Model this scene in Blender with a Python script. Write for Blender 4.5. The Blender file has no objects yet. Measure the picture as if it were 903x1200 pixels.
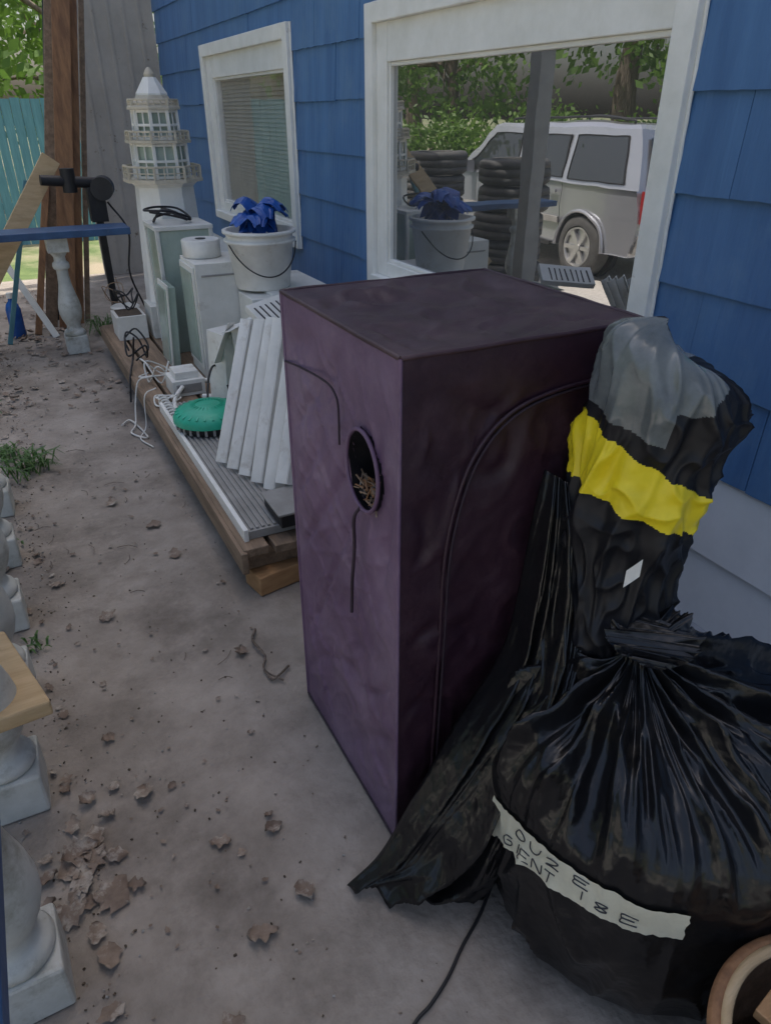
import bpy, math, random
from mathutils import Vector, Matrix, Euler, noise
random.seed(7)
R=math.radians
G=-.35
scene=bpy.context.scene
# ---------------------------------------------------------------- materials
def M(name,c1,c2=None,scale=8,rough=0.6,bump=0.0,bscale=None,metal=0,stretch=(1,1,1),detail=6,lo=0.35,hi=0.65,
      c3=None,scale3=1.5,lo3=0.5,hi3=0.7,bdist=0.01,trans=None,coat=0,spec=None,bdetail=8):
    m=bpy.data.materials.new(name); m.use_nodes=True
    nt=m.node_tree; N=nt.nodes; L=nt.links
    p=N['Principled BSDF']; p.inputs['Roughness'].default_value=rough; p.inputs['Metallic'].default_value=metal
    if spec is not None: p.inputs['Specular IOR Level'].default_value=spec
    if coat: p.inputs['Coat Weight'].default_value=coat
    if c2 is None: c2=tuple(x*0.75 for x in c1)
    tc=N.new('ShaderNodeTexCoord'); mp=N.new('ShaderNodeMapping'); mp.inputs['Scale'].default_value=stretch
    L.new(tc.outputs['Object'],mp.inputs['Vector'])
    n=N.new('ShaderNodeTexNoise'); n.inputs['Scale'].default_value=scale; n.inputs['Detail'].default_value=detail; n.inputs['Roughness'].default_value=0.65
    L.new(mp.outputs[0],n.inputs['Vector'])
    r=N.new('ShaderNodeValToRGB'); r.color_ramp.elements[0].position=lo; r.color_ramp.elements[1].position=hi
    r.color_ramp.elements[0].color=(*c2,1); r.color_ramp.elements[1].color=(*c1,1)
    L.new(n.outputs['Fac'],r.inputs['Fac']); col=r.outputs['Color']
    if c3:
        n3=N.new('ShaderNodeTexNoise'); n3.inputs['Scale'].default_value=scale3; n3.inputs['Detail'].default_value=8; n3.inputs['Roughness'].default_value=0.7
        L.new(tc.outputs['Object'],n3.inputs['Vector'])
        r3=N.new('ShaderNodeValToRGB'); r3.color_ramp.elements[0].position=lo3; r3.color_ramp.elements[1].position=hi3
        r3.color_ramp.elements[0].color=(0,0,0,1); r3.color_ramp.elements[1].color=(1,1,1,1)
        L.new(n3.outputs['Fac'],r3.inputs['Fac'])
        mx=N.new('ShaderNodeMixRGB'); mx.inputs['Color2'].default_value=(*c3,1)
        L.new(r3.outputs['Color'],mx.inputs['Fac']); L.new(col,mx.inputs['Color1']); col=mx.outputs['Color']
    L.new(col,p.inputs['Base Color'])
    if bump:
        nb=N.new('ShaderNodeTexNoise'); nb.inputs['Scale'].default_value=bscale or scale*4; nb.inputs['Detail'].default_value=bdetail
        L.new(mp.outputs[0],nb.inputs['Vector'])
        b=N.new('ShaderNodeBump'); b.inputs['Strength'].default_value=bump; b.inputs['Distance'].default_value=bdist
        L.new(nb.outputs['Fac'],b.inputs['Height']); L.new(b.outputs[0],p.inputs['Normal'])
    if trans:
        t=N.new('ShaderNodeBsdfTranslucent'); L.new(col,t.inputs['Color'])
        ms=N.new('ShaderNodeMixShader'); ms.inputs[0].default_value=trans
        L.new(p.outputs[0],ms.inputs[1]); L.new(t.outputs[0],ms.inputs[2])
        L.new(ms.outputs[0],N['Material Output'].inputs['Surface'])
    return m
def glassmat(name,base,refl,transp=0.0,rough=0.0):
    m=bpy.data.materials.new(name); m.use_nodes=True
    nt=m.node_tree; N=nt.nodes; L=nt.links
    d=N['Principled BSDF']; d.inputs['Base Color'].default_value=(*base,1); d.inputs['Roughness'].default_value=.5
    tc=N.new('ShaderNodeTexCoord'); n=N.new('ShaderNodeTexNoise'); n.inputs['Scale'].default_value=3.0
    L.new(tc.outputs['Object'],n.inputs['Vector'])
    b=N.new('ShaderNodeBump'); b.inputs['Strength'].default_value=.03; b.inputs['Distance'].default_value=.02
    L.new(n.outputs['Fac'],b.inputs['Height'])
    g=N.new('ShaderNodeBsdfGlossy'); g.inputs['Roughness'].default_value=rough; g.inputs['Color'].default_value=(.97,.98,1,1)
    L.new(b.outputs[0],g.inputs['Normal'])
    src=d.outputs[0]
    if transp>0:
        t=N.new('ShaderNodeBsdfTransparent'); ms0=N.new('ShaderNodeMixShader'); ms0.inputs[0].default_value=transp
        L.new(src,ms0.inputs[1]); L.new(t.outputs[0],ms0.inputs[2]); src=ms0.outputs[0]
    ms=N.new('ShaderNodeMixShader'); ms.inputs[0].default_value=refl
    L.new(src,ms.inputs[1]); L.new(g.outputs[0],ms.inputs[2]); L.new(ms.outputs[0],N['Material Output'].inputs['Surface'])
    return m

m_floor=M('dirty_concrete',(.345,.305,.262),(.205,.177,.148),scale=3.2,rough=.88,bump=.5,bscale=45,c3=(.105,.086,.070),scale3=1.3,lo3=.5,hi3=.7,bdist=.012)
m_ledge=M('grey_concrete',(.32,.35,.39),(.22,.24,.27),scale=6,rough=.8,bump=.3)
m_grass=M('yard_grass',(.12,.17,.05),(.06,.10,.025),scale=2,rough=.9,bump=.6,bscale=60,c3=(.26,.22,.15),scale3=.25,lo3=.45,hi3=.6)
m_gravel=M('driveway_gravel',(.55,.52,.47),(.40,.37,.33),scale=30,rough=.9,bump=.6,bscale=60)
m_blue=M('blue_paint',(.080,.19,.385),(.052,.135,.30),scale=5,rough=.48,bump=.6,bscale=26,stretch=(1,1.6,.16),c3=(.11,.215,.37),scale3=2.2,lo3=.5,hi3=.75,bdist=.007)
m_white=M('white_paint',(.84,.83,.78),(.74,.73,.67),scale=6,rough=.5,bump=.35,bscale=24,c3=(.52,.48,.40),scale3=11,lo3=.66,hi3=.76,bdist=.004)
m_post=M('grey_post_paint',(.34,.34,.32),(.27,.27,.25),scale=6,rough=.6,bump=.2)
m_whitelow=M('white_siding',(.78,.80,.82),(.68,.70,.72),scale=3,rough=.5,bump=.1,c3=(.52,.50,.45),scale3=3,lo3=.6,hi3=.8)
m_plas=M('white_plastic',(.76,.75,.70),(.62,.61,.56),scale=7,rough=.42,bump=.05,c3=(.38,.33,.26),scale3=9,lo3=.57,hi3=.78)
m_offw=M('offwhite_metal',(.72,.71,.66),(.59,.59,.53),scale=5,rough=.45,bump=.05,c3=(.34,.30,.24),scale3=6,lo3=.58,hi3=.8)
m_greeng=M('green_glass_panel',(.40,.48,.42),(.30,.37,.31),scale=4,rough=.15,bump=.02)
m_balus=M('white_cast_concrete',(.60,.61,.57),(.46,.47,.43),scale=9,rough=.6,bump=.25,bscale=40,c3=(.24,.23,.18),scale3=7,lo3=.5,hi3=.7,bdist=.004)
m_tent=M('purple_fabric_lit',(.165,.098,.165),(.112,.062,.114),scale=4,rough=.52,bump=.6,bscale=9,c3=(.25,.18,.24),scale3=3,lo3=.48,hi3=.8,bdist=.014)  # faded purple fabric, side light on this face put into the colour
m_tentd=M('maroon_fabric_shaded',(.040,.015,.026),(.025,.009,.018),scale=4,rough=.5,bump=.6,bscale=9,c3=(.072,.04,.052),scale3=4,lo3=.52,hi3=.8,bdist=.014)  # same tent fabric, shade of the unlit faces put into its colour
m_tentt=M('maroon_top_shaded',(.058,.027,.035),(.038,.018,.024),scale=4,rough=.5,bump=.6,bscale=9,c3=(.10,.062,.065),scale3=4,lo3=.5,hi3=.8,bdist=.014)  # same tent fabric, top darkened in colour for overhead shade
m_seam=M('seam_cord',(.035,.018,.03),(.02,.01,.018),scale=30,rough=.7)
m_bag=M('black_plastic_film',(.011,.011,.012),(.006,.006,.007),scale=4,rough=.27,bump=.7,bscale=8,bdist=.03,spec=.45,bdetail=3.5)
m_bagm=M('black_cloth',(.012,.012,.015),(.007,.007,.009),scale=4,rough=.5,bump=.5,bscale=9,bdist=.02,bdetail=3,spec=.35)
m_bagg=M('grey_plastic_film',(.20,.215,.21),(.10,.11,.11),scale=6,rough=.25,bump=.5,bscale=10,bdist=.02,c3=(.12,.23,.16),scale3=6,lo3=.6,hi3=.68,bdetail=3)
m_yel=M('yellow_tape',(.86,.70,.03),(.74,.58,.015),scale=8,rough=.38,bump=.5,bscale=12,bdist=.015,bdetail=3)
m_mask=M('masking_tape',(.66,.63,.49),(.54,.51,.39),scale=10,rough=.65,bump=.5,bscale=30,bdist=.006)
m_ink=M('marker_ink',(.03,.03,.04),rough=.6)
m_wood=M('weathered_wood',(.30,.21,.14),(.16,.11,.07),scale=4,rough=.75,bump=.4,bscale=18,stretch=(6,.6,6))
m_wood2=M('brown_board',(.34,.175,.08),(.18,.09,.045),scale=4,rough=.7,bump=.3,bscale=18,stretch=(6,6,.5))
m_woodl=M('pale_lumber',(.58,.43,.25),(.45,.32,.17),scale=4,rough=.65,bump=.3,bscale=16,stretch=(1,7,7))
m_trim=M('pale_trim_wood',(.58,.53,.42),(.46,.41,.31),scale=8,rough=.6,bump=.2)
m_woody=M('orange_wood',(.48,.28,.13),(.35,.185,.08),scale=4,rough=.6,bump=.3,bscale=16,stretch=(1.2,7,7))
m_greyb=M('grey_decking',(.34,.33,.31),(.24,.23,.21),scale=6,rough=.6,bump=.3)
m_black=M('black_rubber',(.018,.018,.02),(.010,.010,.012),scale=10,rough=.5,bump=.15)
m_tire=M('tire_rubber',(.09,.088,.085),(.058,.056,.053),scale=10,rough=.8,bump=.3)
m_green=M('green_plastic',(.025,.43,.27),(.018,.34,.20),scale=6,rough=.4)
m_bluep=M('blue_plastic_sheet',(.018,.095,.38),(.010,.06,.27),scale=6,rough=.32,bump=.4,bscale=10,bdist=.02)
m_bluer=M('blue_rail_paint',(.04,.10,.22),(.025,.065,.15),scale=8,rough=.5,bump=.2,c3=(.12,.13,.14),scale3=9,lo3=.62,hi3=.72)
m_teal=M('teal_fence_paint',(.11,.27,.31),(.07,.19,.23),scale=3,rough=.7,bump=.3,stretch=(6,6,.6))
m_bark=M('bark',(.22,.175,.14),(.11,.083,.06),scale=6,rough=.9,bump=.9,stretch=(3,3,.5),bscale=14,bdist=.05)
m_leaf=M('tree_leaves',(.15,.26,.045),(.08,.16,.03),scale=1.2,rough=.5,trans=.5)
m_weed=M('weed_leaves',(.09,.19,.045),(.055,.12,.028),scale=9,rough=.5,trans=.3)
m_dead=M('dead_leaves',(.27,.21,.16),(.14,.10,.075),scale=12,rough=.8,bump=.3,c3=(.36,.32,.27),scale3=14,lo3=.5,hi3=.6)
m_beige=M('stained_plywood',(.50,.45,.38),(.41,.365,.305),scale=3,rough=.8,bump=.15,c3=(.20,.155,.11),scale3=11,lo3=.62,hi3=.69)
m_silver=M('silver_car_paint',(.46,.47,.50),(.42,.43,.46),scale=2,rough=.25,metal=.55,coat=.6)
m_carglass=glassmat('tinted_car_glass',(.010,.012,.014),.08)
m_rim=M('alloy_rim',(.6,.6,.6),(.5,.5,.5),rough=.3,metal=.8)
m_red=M('red_lens',(.35,.02,.02),rough=.2)
m_glass=glassmat('window_glass',(.04,.04,.037),.46)
m_glass2=glassmat('window_glass_far',(.03,.035,.03),.30,transp=.9)
m_blind=M('window_blind',(.60,.57,.46),(.50,.47,.37),scale=5,rough=.6)
m_soil=M('loose_debris',(.11,.085,.06),(.07,.05,.035),scale=20,rough=.95,bump=.8)
m_bottle=M('blue_bottle_plastic',(.02,.12,.42),(.015,.08,.32),rough=.25)
m_tan=M('terracotta',(.42,.28,.18),(.33,.21,.13),rough=.7)
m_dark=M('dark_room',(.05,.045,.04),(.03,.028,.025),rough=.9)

# ---------------------------------------------------------------- builder
def crom(pts,n=8):
    P=[Vector(p) for p in pts]
    if len(P)<3: return P
    out=[]
    for i in range(len(P)-1):
        p0=P[i-1] if i>0 else P[0]*2-P[1]; p1=P[i]; p2=P[i+1]; p3=P[i+2] if i+2<len(P) else P[-1]*2-P[-2]
        for k in range(n):
            t=k/n
            out.append(.5*((2*p1)+(p2-p0)*t+(2*p0-5*p1+4*p2-p3)*t*t+(3*p1-p0-3*p2+p3)*t**3))
    out.append(P[-1]); return out
class MB:
    def __init__(s,name): s.name=name; s.v=[];s.f=[];s.m=[];s.s=[];s.mats=[]
    def mi(s,mat):
        if mat not in s.mats: s.mats.append(mat)
        return s.mats.index(mat)
    def add(s,vs,fs,mat,smooth=False):
        o=len(s.v); s.v+= [tuple(v) for v in vs]
        if isinstance(mat,list): idx=[s.mi(x) for x in mat]
        else: idx=[s.mi(mat)]*len(fs)
        for f,i in zip(fs,idx): s.f.append([o+k for k in f]); s.m.append(i); s.s.append(smooth)
    def box(s,c,size,mat,rot=(0,0,0)):
        e=Euler(rot).to_matrix(); hx,hy,hz=[d/2 for d in size]
        vs=[e@Vector((x*hx,y*hy,z*hz))+Vector(c) for x in(-1,1) for y in(-1,1) for z in(-1,1)]
        s.add(vs,[(0,1,3,2),(4,6,7,5),(0,4,5,1),(2,3,7,6),(0,2,6,4),(1,5,7,3)],mat)
    def bb(s,a,b,mat):
        s.box([(a[i]+b[i])/2 for i in range(3)],[abs(b[i]-a[i]) for i in range(3)],mat)
    def beam(s,p0,p1,w,t,mat,up=(0,0,1)):
        p0=Vector(p0);p1=Vector(p1);d=(p1-p0).normalized(); u=Vector(up)
        a=d.cross(u).normalized(); b=a.cross(d).normalized()
        vs=[]
        for p in(p0,p1):
            for sx,sy in((-1,-1),(1,-1),(1,1),(-1,1)): vs.append(p+a*sx*w/2+b*sy*t/2)
        s.add(vs,[(0,3,2,1),(4,5,6,7),(0,1,5,4),(1,2,6,5),(2,3,7,6),(3,0,4,7)],mat)
    def rings(s,rings,mat,smooth=True,caps=True,closed=True):
        n=len(rings[0]); vs=[v for r in rings for v in r]; fs=[]
        for i in range(len(rings)-1):
            for k in range(n if closed else n-1):
                k2=(k+1)%n; fs.append((i*n+k,i*n+k2,(i+1)*n+k2,(i+1)*n+k))
        s.add(vs,fs,mat,smooth)
        if caps:
            s.add(rings[0],[tuple(range(n))[::-1]],mat if not isinstance(mat,list) else mat[0])
            s.add(rings[-1],[tuple(range(n))],mat if not isinstance(mat,list) else mat[-1])
    def tube(s,pts,r,mat,n=8,smooth=True,sub=6):
        P=crom(pts,sub) if len(pts)>2 else [Vector(p) for p in pts]
        rr=[r]*len(P) if not isinstance(r,(list,tuple)) else [r[0]+(r[1]-r[0])*i/(len(P)-1) for i in range(len(P))]
        rings=[]; pa=None
        for i,p in enumerate(P):
            d=(P[min(i+1,len(P)-1)]-P[max(i-1,0)])
            if d.length<1e-9: d=Vector((0,0,1))
            d.normalize()
            if pa is None: a=d.orthogonal().normalized()
            else:
                a=pa-d*pa.dot(d); a=a.normalized() if a.length>1e-6 else d.orthogonal().normalized()
            pa=a; b=d.cross(a)
            rings.append([p+(a*math.cos(2*math.pi*k/n)+b*math.sin(2*math.pi*k/n))*rr[i] for k in range(n)])
        s.rings(rings,mat,smooth)
    def cyl(s,p0,p1,r0,r1,mat,n=24): 
        p0=Vector(p0);p1=Vector(p1); d=(p1-p0).normalized(); a=d.orthogonal().normalized(); b=d.cross(a)
        s.rings([[p+(a*math.cos(2*math.pi*k/n)+b*math.sin(2*math.pi*k/n))*r for k in range(n)] for p,r in((p0,r0),(p1,r1))],mat)
    def lathe(s,c,prof,mat,n=32):
        s.rings([[Vector((c[0]+r*math.cos(2*math.pi*k/n),c[1]+r*math.sin(2*math.pi*k/n),c[2]+z)) for k in range(n)] for z,r in prof],mat)
    def build(s,bevel=0,parent=None,subsurf=0,solid=0):
        me=bpy.data.meshes.new(s.name); me.from_pydata(s.v,[],s.f)
        for m in s.mats: me.materials.append(m)
        me.polygons.foreach_set('material_index',s.m); me.polygons.foreach_set('use_smooth',s.s); me.update()
        o=bpy.data.objects.new(s.name,me); scene.collection.objects.link(o)
        if solid: q=o.modifiers.new('s','SOLIDIFY'); q.thickness=solid
        if bevel: q=o.modifiers.new('b','BEVEL'); q.width=bevel; q.segments=2; q.limit_method='ANGLE'; q.angle_limit=R(40)
        if parent: o.parent=parent
        return o
def empty(name):
    e=bpy.data.objects.new(name,None); scene.collection.objects.link(e); return e
def fn(x,y,z=0): return noise.noise(Vector((x,y,z)))
def ridge(x,y,z): return max(0,1-abs(noise.noise(Vector((x,y,z))))*2.6)**1.6

# ---------------------------------------------------------------- ground
g=MB('ground'); g.add([(-200,-200,G),(200,-200,G),(200,200,G),(-200,200,G)],[(0,1,2,3)],m_grass); g.build()
g=MB('driveway'); g.add([(-7.5,-40,G+.004),(-1.0,-40,G+.004),(-1.0,12,G+.004),(-7.5,12,G+.004)],[(0,1,2,3)],m_gravel); g.build()
pf=MB('porch_floor'); nx,ny=60,220
X0,X1,Y0,Y1=-.75,1.97,-2.5,8.95
vs=[];fs=[]
for j in range(ny+1):
    for i in range(nx+1):
        x=X0+(X1-X0)*i/nx; y=Y0+(Y1-Y0)*j/ny
        vs.append((x,y,.004*fn(x*3,y*3)+.002*fn(x*12,y*12)-.002))
for j in range(ny):
    for i in range(nx): a=j*(nx+1)+i; fs.append((a,a+1,a+nx+2,a+nx+1))
pf.add(vs,fs,m_floor,True); pf.bb((X0,Y0,G-.1),(X1,Y1,-.02),m_floor); pf.build()
lg=MB('concrete_ledge'); lg.bb((1.42,-2.4,-.01),(1.88,2.2,.035),m_ledge); lg.build(.006)

# ---------------------------------------------------------------- house
HT=6.3  # unseen upper wall added so its shadow keeps sun off the porch
house=empty('blue_house')
wins=[((1.74,3.86),(.74,2.06),(1.835,3.665),(.875,1.81)),((4.97,7.08),(.76,2.08),(5.07,6.84),(.90,1.84))]
sd=MB('siding'); XW=1.89; rowh=.27; yS,yE=-3.0,8.83
def clip(rect,win):
    (y0,y1,z0,z1)=rect;(a,b)=win[0];(c,d)=win[1]; a+=.03;b-=.03;c+=.03;d-=.03
    if y1<=a or y0>=b or z1<=c or z0>=d: return [rect]
    out=[]
    if y0<a: out.append((y0,a,z0,z1))
    if y1>b: out.append((b,y1,z0,z1))
    ya,yb=max(y0,a),min(y1,b)
    if z0<c: out.append((ya,yb,z0,c))
    if z1>d: out.append((ya,yb,d,z1))
    return out
r=0; z=.575
while z<HT-.25:
    y=yS-(.3 if r%2 else 0)-random.random()*.08
    while y<yE:
        w=.61; ya,yb=max(y+.0012,yS),min(y+w-.0012,yE)
        off=random.uniform(-.0015,.0015); dz=random.uniform(-.004,.004)
        if yb-ya>.02:
            rects=[(ya,yb,z+dz,z+rowh+.006)]
            for wn in wins: rects=[q for t in rects for q in clip(t,wn)]
            for (a,b,c,d) in rects:
                fx=lambda zz: XW-.016+off+.014*(zz-z)/rowh
                nseg=max(1,int((b-a)/.03)); vs=[];fs=[]
                for k in range(nseg+1):
                    yy=a+(b-a)*k/nseg; jag=.0035*fn(yy*22,z*9) if abs(c-(z+dz))<1e-6 else 0
                    vs+=[(fx(c),yy,c+jag),(fx(d),yy,d),(XW+.02,yy,c+jag)]
                for k in range(nseg):
                    o=k*3; fs+=[(o,o+1,o+4,o+3),(o,o+3,o+5,o+2)]
                fs+=[(0,2,1),(nseg*3,nseg*3+1,nseg*3+2)]
                sd.add(vs,fs,m_blue)
        y+=w
    z+=rowh; r+=1
sd.build(parent=house)
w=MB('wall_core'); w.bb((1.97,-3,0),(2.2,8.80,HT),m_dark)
w.bb((1.895,-3,.55),(1.975,1.74,HT),m_blue);w.bb((1.895,3.86,.55),(1.975,4.97,HT),m_blue);w.bb((1.895,7.08,.55),(1.975,8.82,HT),m_blue)
w.bb((1.90,1.745,.55),(1.97,3.855,.75),m_blue); w.bb((1.90,4.975,.55),(1.97,7.075,.77),m_blue)
w.bb((1.90,1.745,2.05),(1.97,3.855,HT),m_blue); w.bb((1.90,4.975,2.07),(1.97,7.075,HT),m_blue)
w.build(parent=house)
rf=MB('roof'); rf.beam((1.65,2.9,HT),(5.5,2.9,HT+1.6),12.3,.12,m_dark,(-.38,0,.92)); rf.build(parent=house)
ws=MB('lower_white_siding')
for z0,z1 in((0.0,.30),(.297,.572)):
    ws.add([(1.872,-3,z0),(1.872,8.8,z0),(1.886,8.8,z1),(1.886,-3,z1),(1.9,-3,z0),(1.9,8.8,z0)],[(0,3,2,1),(0,1,5,4)],m_whitelow)
ws.build(parent=house)
for wi,(oy,oz,gy,gz) in enumerate(wins):
    f=MB('window_frame'); cw=.085
    xa,xb=1.846,1.93
    f.bb((xa,oy[0],oz[0]),(xb,oy[0]+cw,oz[1]),m_white); f.bb((xa,oy[1]-cw,oz[0]),(xb,oy[1],oz[1]),m_white)
    f.bb((xa-.003,oy[0]+cw,oz[1]-cw),(xb,oy[1]-cw,oz[1]),m_white); f.bb((xa-.02,oy[0]+cw,oz[0]),(xb,oy[1]-cw,oz[0]+cw*.7),m_white)
    xa,xb=1.872,1.95; a,b=oy[0]+cw,oy[1]-cw; c,d=oz[0]+cw*.7,oz[1]-cw
    f.bb((xa,a,c),(xb,gy[0],d),m_white); f.bb((xa,gy[1],c),(xb,b,d),m_white)
    f.bb((xa+.002,gy[0],c),(xb,gy[1],gz[0]),m_white); f.bb((xa+.002,gy[0],gz[1]),(xb,gy[1],d),m_white)
    bw=.018; xa=1.885
    f.bb((xa,gy[0],gz[0]),(xb,gy[0]+bw,gz[1]),m_white); f.bb((xa,gy[1]-bw,gz[0]),(xb,gy[1],gz[1]),m_white)
    f.bb((xa+.002,gy[0]+bw,gz[0]),(xb,gy[1]-bw,gz[0]+bw),m_white); f.bb((xa+.002,gy[0]+bw,gz[1]-bw),(xb,gy[1]-bw,gz[1]),m_white)
    f.build(.004,parent=house)
    ck=MB('caulk'); 
    for (p,q) in (((oy[0]-.003,oz[0]),(oy[0]-.003,oz[1])),((oy[1]+.003,oz[0]),(oy[1]+.003,oz[1]))):
        ck.tube([(1.876+.003*fn(t,p[0]),p[0]+.006*fn(t*2.3,5),p[1]+(q[1]-p[1])*t/30) for t in range(31)],.007,m_white,6,sub=2)
    ck.build(parent=house)
    gl=MB('window_pane'); gl.add([(1.905,gy[0],gz[0]),(1.905,gy[1],gz[0]),(1.905,gy[1],gz[1]),(1.905,gy[0],gz[1])],[(0,3,2,1)],m_glass if wi==0 else m_glass2); gl.build(parent=house)
    if wi==1:
        bl=MB('window_blind'); zz=gz[0]
        while zz<gz[1]: bl.box((1.945,(gy[0]+gy[1])/2,zz),(.004,gy[1]-gy[0],.03),m_blind,(0,R(18),0)); zz+=.028
        bl.build(parent=house)
ep=MB('plywood_panel')
nn=30
for k in range(nn):
    x0=.98+.9*k/nn; x1=.98+.9*(k+1)/nn
    zz=.006*(k%5==0)
    ep.bb((x0,8.84-zz,-.02),(x1,8.87,2.9),m_beige)
ep.build()
pr=MB('porch_frame')
pr.bb((-.42,-2.8,2.36),(-.28,9.1,2.52),m_post)
for y in(-2.3,5.42): pr.bb((-.42,y-.07,0),(-.28,y+.07,2.36),m_post)
pr.build(.005)

# ---------------------------------------------------------------- balustrade
def baluster(mb,x,y,sc=1.0,rot=0):
    mb.box((x,y,.065),(.14*sc,.14*sc,.13),m_balus,(0,0,rot))
    mb.lathe((x,y,0),[(z,r*sc) for z,r in [(.128,.045),(.132,.066),(.15,.069),(.165,.062),(.175,.047),(.20,.043),(.225,.052),(.25,.063),(.29,.072),(.33,.073),(.38,.066),(.44,.052),(.50,.041),(.56,.036),(.60,.036),(.61,.05),(.63,.053),(.65,.05),(.66,.037),(.69,.036),(.71,.048),(.725,.052)]],m_balus,36)
    mb.box((x,y,.775),(.13*sc,.13*sc,.10),m_balus,(0,0,rot))
bl=MB('porch_balustrade')
for y in(.55,1.07,1.60,2.02,2.44,2.89,3.36): baluster(bl,-.285,y,1.14,random.uniform(-.05,.05))
bl.bb((-.45,.2,.827),(-.157,3.6,.872),m_bluer)
bl.build(.008)
b2=MB('cross_railing'); baluster(b2,.36,5.86,1.1); baluster(b2,-.55,5.86)
b2.bb((-.9,5.72,.827),(.86,6.0,.875),m_bluer); b2.build(.005)
pk=MB('lumber_board'); 
pts=[(-.135,1.52),(-.225,1.87),(-.68,1.77),(-.60,1.47)]
vs=[(x,y,.31) for x,y in pts]+[(x,y,.355) for x,y in pts]
pk.add(vs,[(3,2,1,0),(4,5,6,7),(0,1,5,4),(1,2,6,5),(2,3,7,6),(3,0,4,7)],m_woodl)
pk.bb((-.56,1.7,0),(-.46,1.76,.309),m_woodl)
pk.build(.006)

# ---------------------------------------------------------------- leaning boards, far end
lb=MB('leaning_boards')
lb.beam((.36,6.62,0),(.84,7.05,2.45),.13,.04,m_wood2,(0,1,0)); lb.beam((.24,6.72,0),(.79,7.15,2.5),.09,.04,m_wood,(0,1,0))
lb.beam((.46,6.74,0),(.94,7.2,2.5),.08,.05,m_wood2,(0,1,0)); lb.beam((.3,6.95,0),(.83,7.4,2.6),.12,.04,m_black,(0,1,0))
lb.beam((.54,6.8,0),(1.02,7.4,2.4),.04,.05,m_wood,(0,1,0))
lb.beam((.12,6.5,0),(.47,6.9,1.2),.05,.04,m_wood2,(0,1,0))
lb.build(.003)
lp=MB('slanted_plank'); lp.beam((-.30,5.95,.30),(.47,6.3,1.30),.13,.04,m_woodl,(0,1,0)); lp.beam((-.1,6.3,0.0),(.28,6.45,1.15),.035,.035,m_teal,(0,1,0)); lp.beam((.25,6.35,0.0),(-.1,6.7,.8),.05,.03,m_white,(0,1,0)); lp.build(.003)
bt=MB('blue_bottle'); bt.lathe((-.02,6.5,0),[(0,.05),(.01,.056),(.22,.056),(.26,.045),(.29,.02),(.31,.02)],m_bottle,20); bt.lathe((-.02,6.5,.31),[(0,.026),(.04,.024)],m_white,12); bt.build()
bp=MB('black_pipe_clamp'); bp.cyl((.36,6.15,1.17),(.80,6.2,1.13),.035,.04,m_black); bp.cyl((.55,6.17,1.08),(.55,6.17,1.24),.05,.05,m_black); bp.cyl((.76,6.1,1.10),(.80,6.3,1.10),.08,.08,m_black)
bp.box((.72,6.2,.99),(.12,.12,.24),m_black); bp.beam((.72,6.2,0),(.72,6.2,.9),.05,.05,m_black,(0,1,0)); bp.tube([(.8,6.2,1.0),(.9,6.1,.8),(.86,6.1,.5),(.95,6.2,.2)],.008,m_black); bp.build(.005)

# ---------------------------------------------------------------- pallet platform
pl=MB('wooden_platform')
for x0,x1 in((.545,.64),(.66,.80),(.82,.97),(.99,1.14),(1.16,1.31),(1.33,1.48),(1.5,1.65),(1.67,1.8)):
    pl.bb((x0,2.2+random.uniform(-.02,.02),.165),(x1,5.75,.20+random.uniform(-.003,.003)),m_wood)
for y in(2.3,3.4,4.5,5.6): pl.bb((.56,y-.05,.085),(1.78,y+.05,.163),m_wood)
pl.bb((.53,2.19,.105),(.555,5.75,.195),m_wood)
pl.build(.004)
wb=MB('wood_block'); wb.box((.70,2.26,.042),(.26,.12,.082),m_woody,(0,0,.2)); wb.box((.75,4.5,.042),(.3,.2,.082),m_wood); wb.box((.75,5.5,.042),(.3,.2,.082),m_wood); wb.box((1.5,2.5,.042),(.2,.2,.082),m_wood); wb.build(.005)
dk=MB('ribbed_grey_panel'); dk.bb((.585,2.27,.201),(.93,3.75,.235),m_greyb)
for k in range(15):
    x=.597+k*.0225
    dk.bb((x,2.28,.235),(x+.012,3.74,.243),m_greyb)
dk.bb((.566,2.26,.2),(.584,3.76,.25),m_white); dk.build(.002)
pn=MB('dark_case'); pn.bb((.70,2.22,.245),(.96,2.42,.295),m_black); pn.bb((.69,2.215,.295),(.97,2.43,.305),m_greyb); pn.build(.003)
lv=MB('white_louvre_panels')
for k in range(6):
    y0=2.44+k*.085
    p0=Vector((.80-.026*k,y0,.31 if k==0 else .25)); p1=Vector((1.02-.022*k+.012*math.sin(k*2.3),y0+.20,.90-.02*k+.015*math.sin(k*3.1)))
    d=(p1-p0).normalized(); a=d.cross(Vector((.35,1,.0))).normalized(); b=a.cross(d).normalized()
    if b.y>0: b=-b
    n=8; rings=[]
    for e in range(9):
        p=p0.lerp(p1,e/8); rings.append([p+a*(-.042+.084*q/n)+b*(.020*math.sin(math.pi*q/n))+b*.003*fn(e,k) for q in range(n+1)]+[p+a*(.042-.084*q/n)+b*(.020*math.sin(math.pi*(1-q/n))-.006) for q in range(n+1)])
    lv.rings(rings,m_plas,True)
    lv.beam(p0+b*.024,p1+b*.024,.010,.008,m_plas,b)
lv.build(.0015)
wbx=MB('crumpled_white_carton')
for (x,y,z,a,b,c,rz) in((.93,3.62,.42,.16,.14,.42,.4),(1.00,3.5,.5,.12,.12,.34,-.2),(1.12,3.4,.45,.2,.2,.48,.1),(1.18,3.2,.42,.22,.2,.44,.2)):
    wbx.box((x,y,z),(a,b,c),m_plas,(random.uniform(-.1,.1),random.uniform(-.12,.12),rz))
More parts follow.
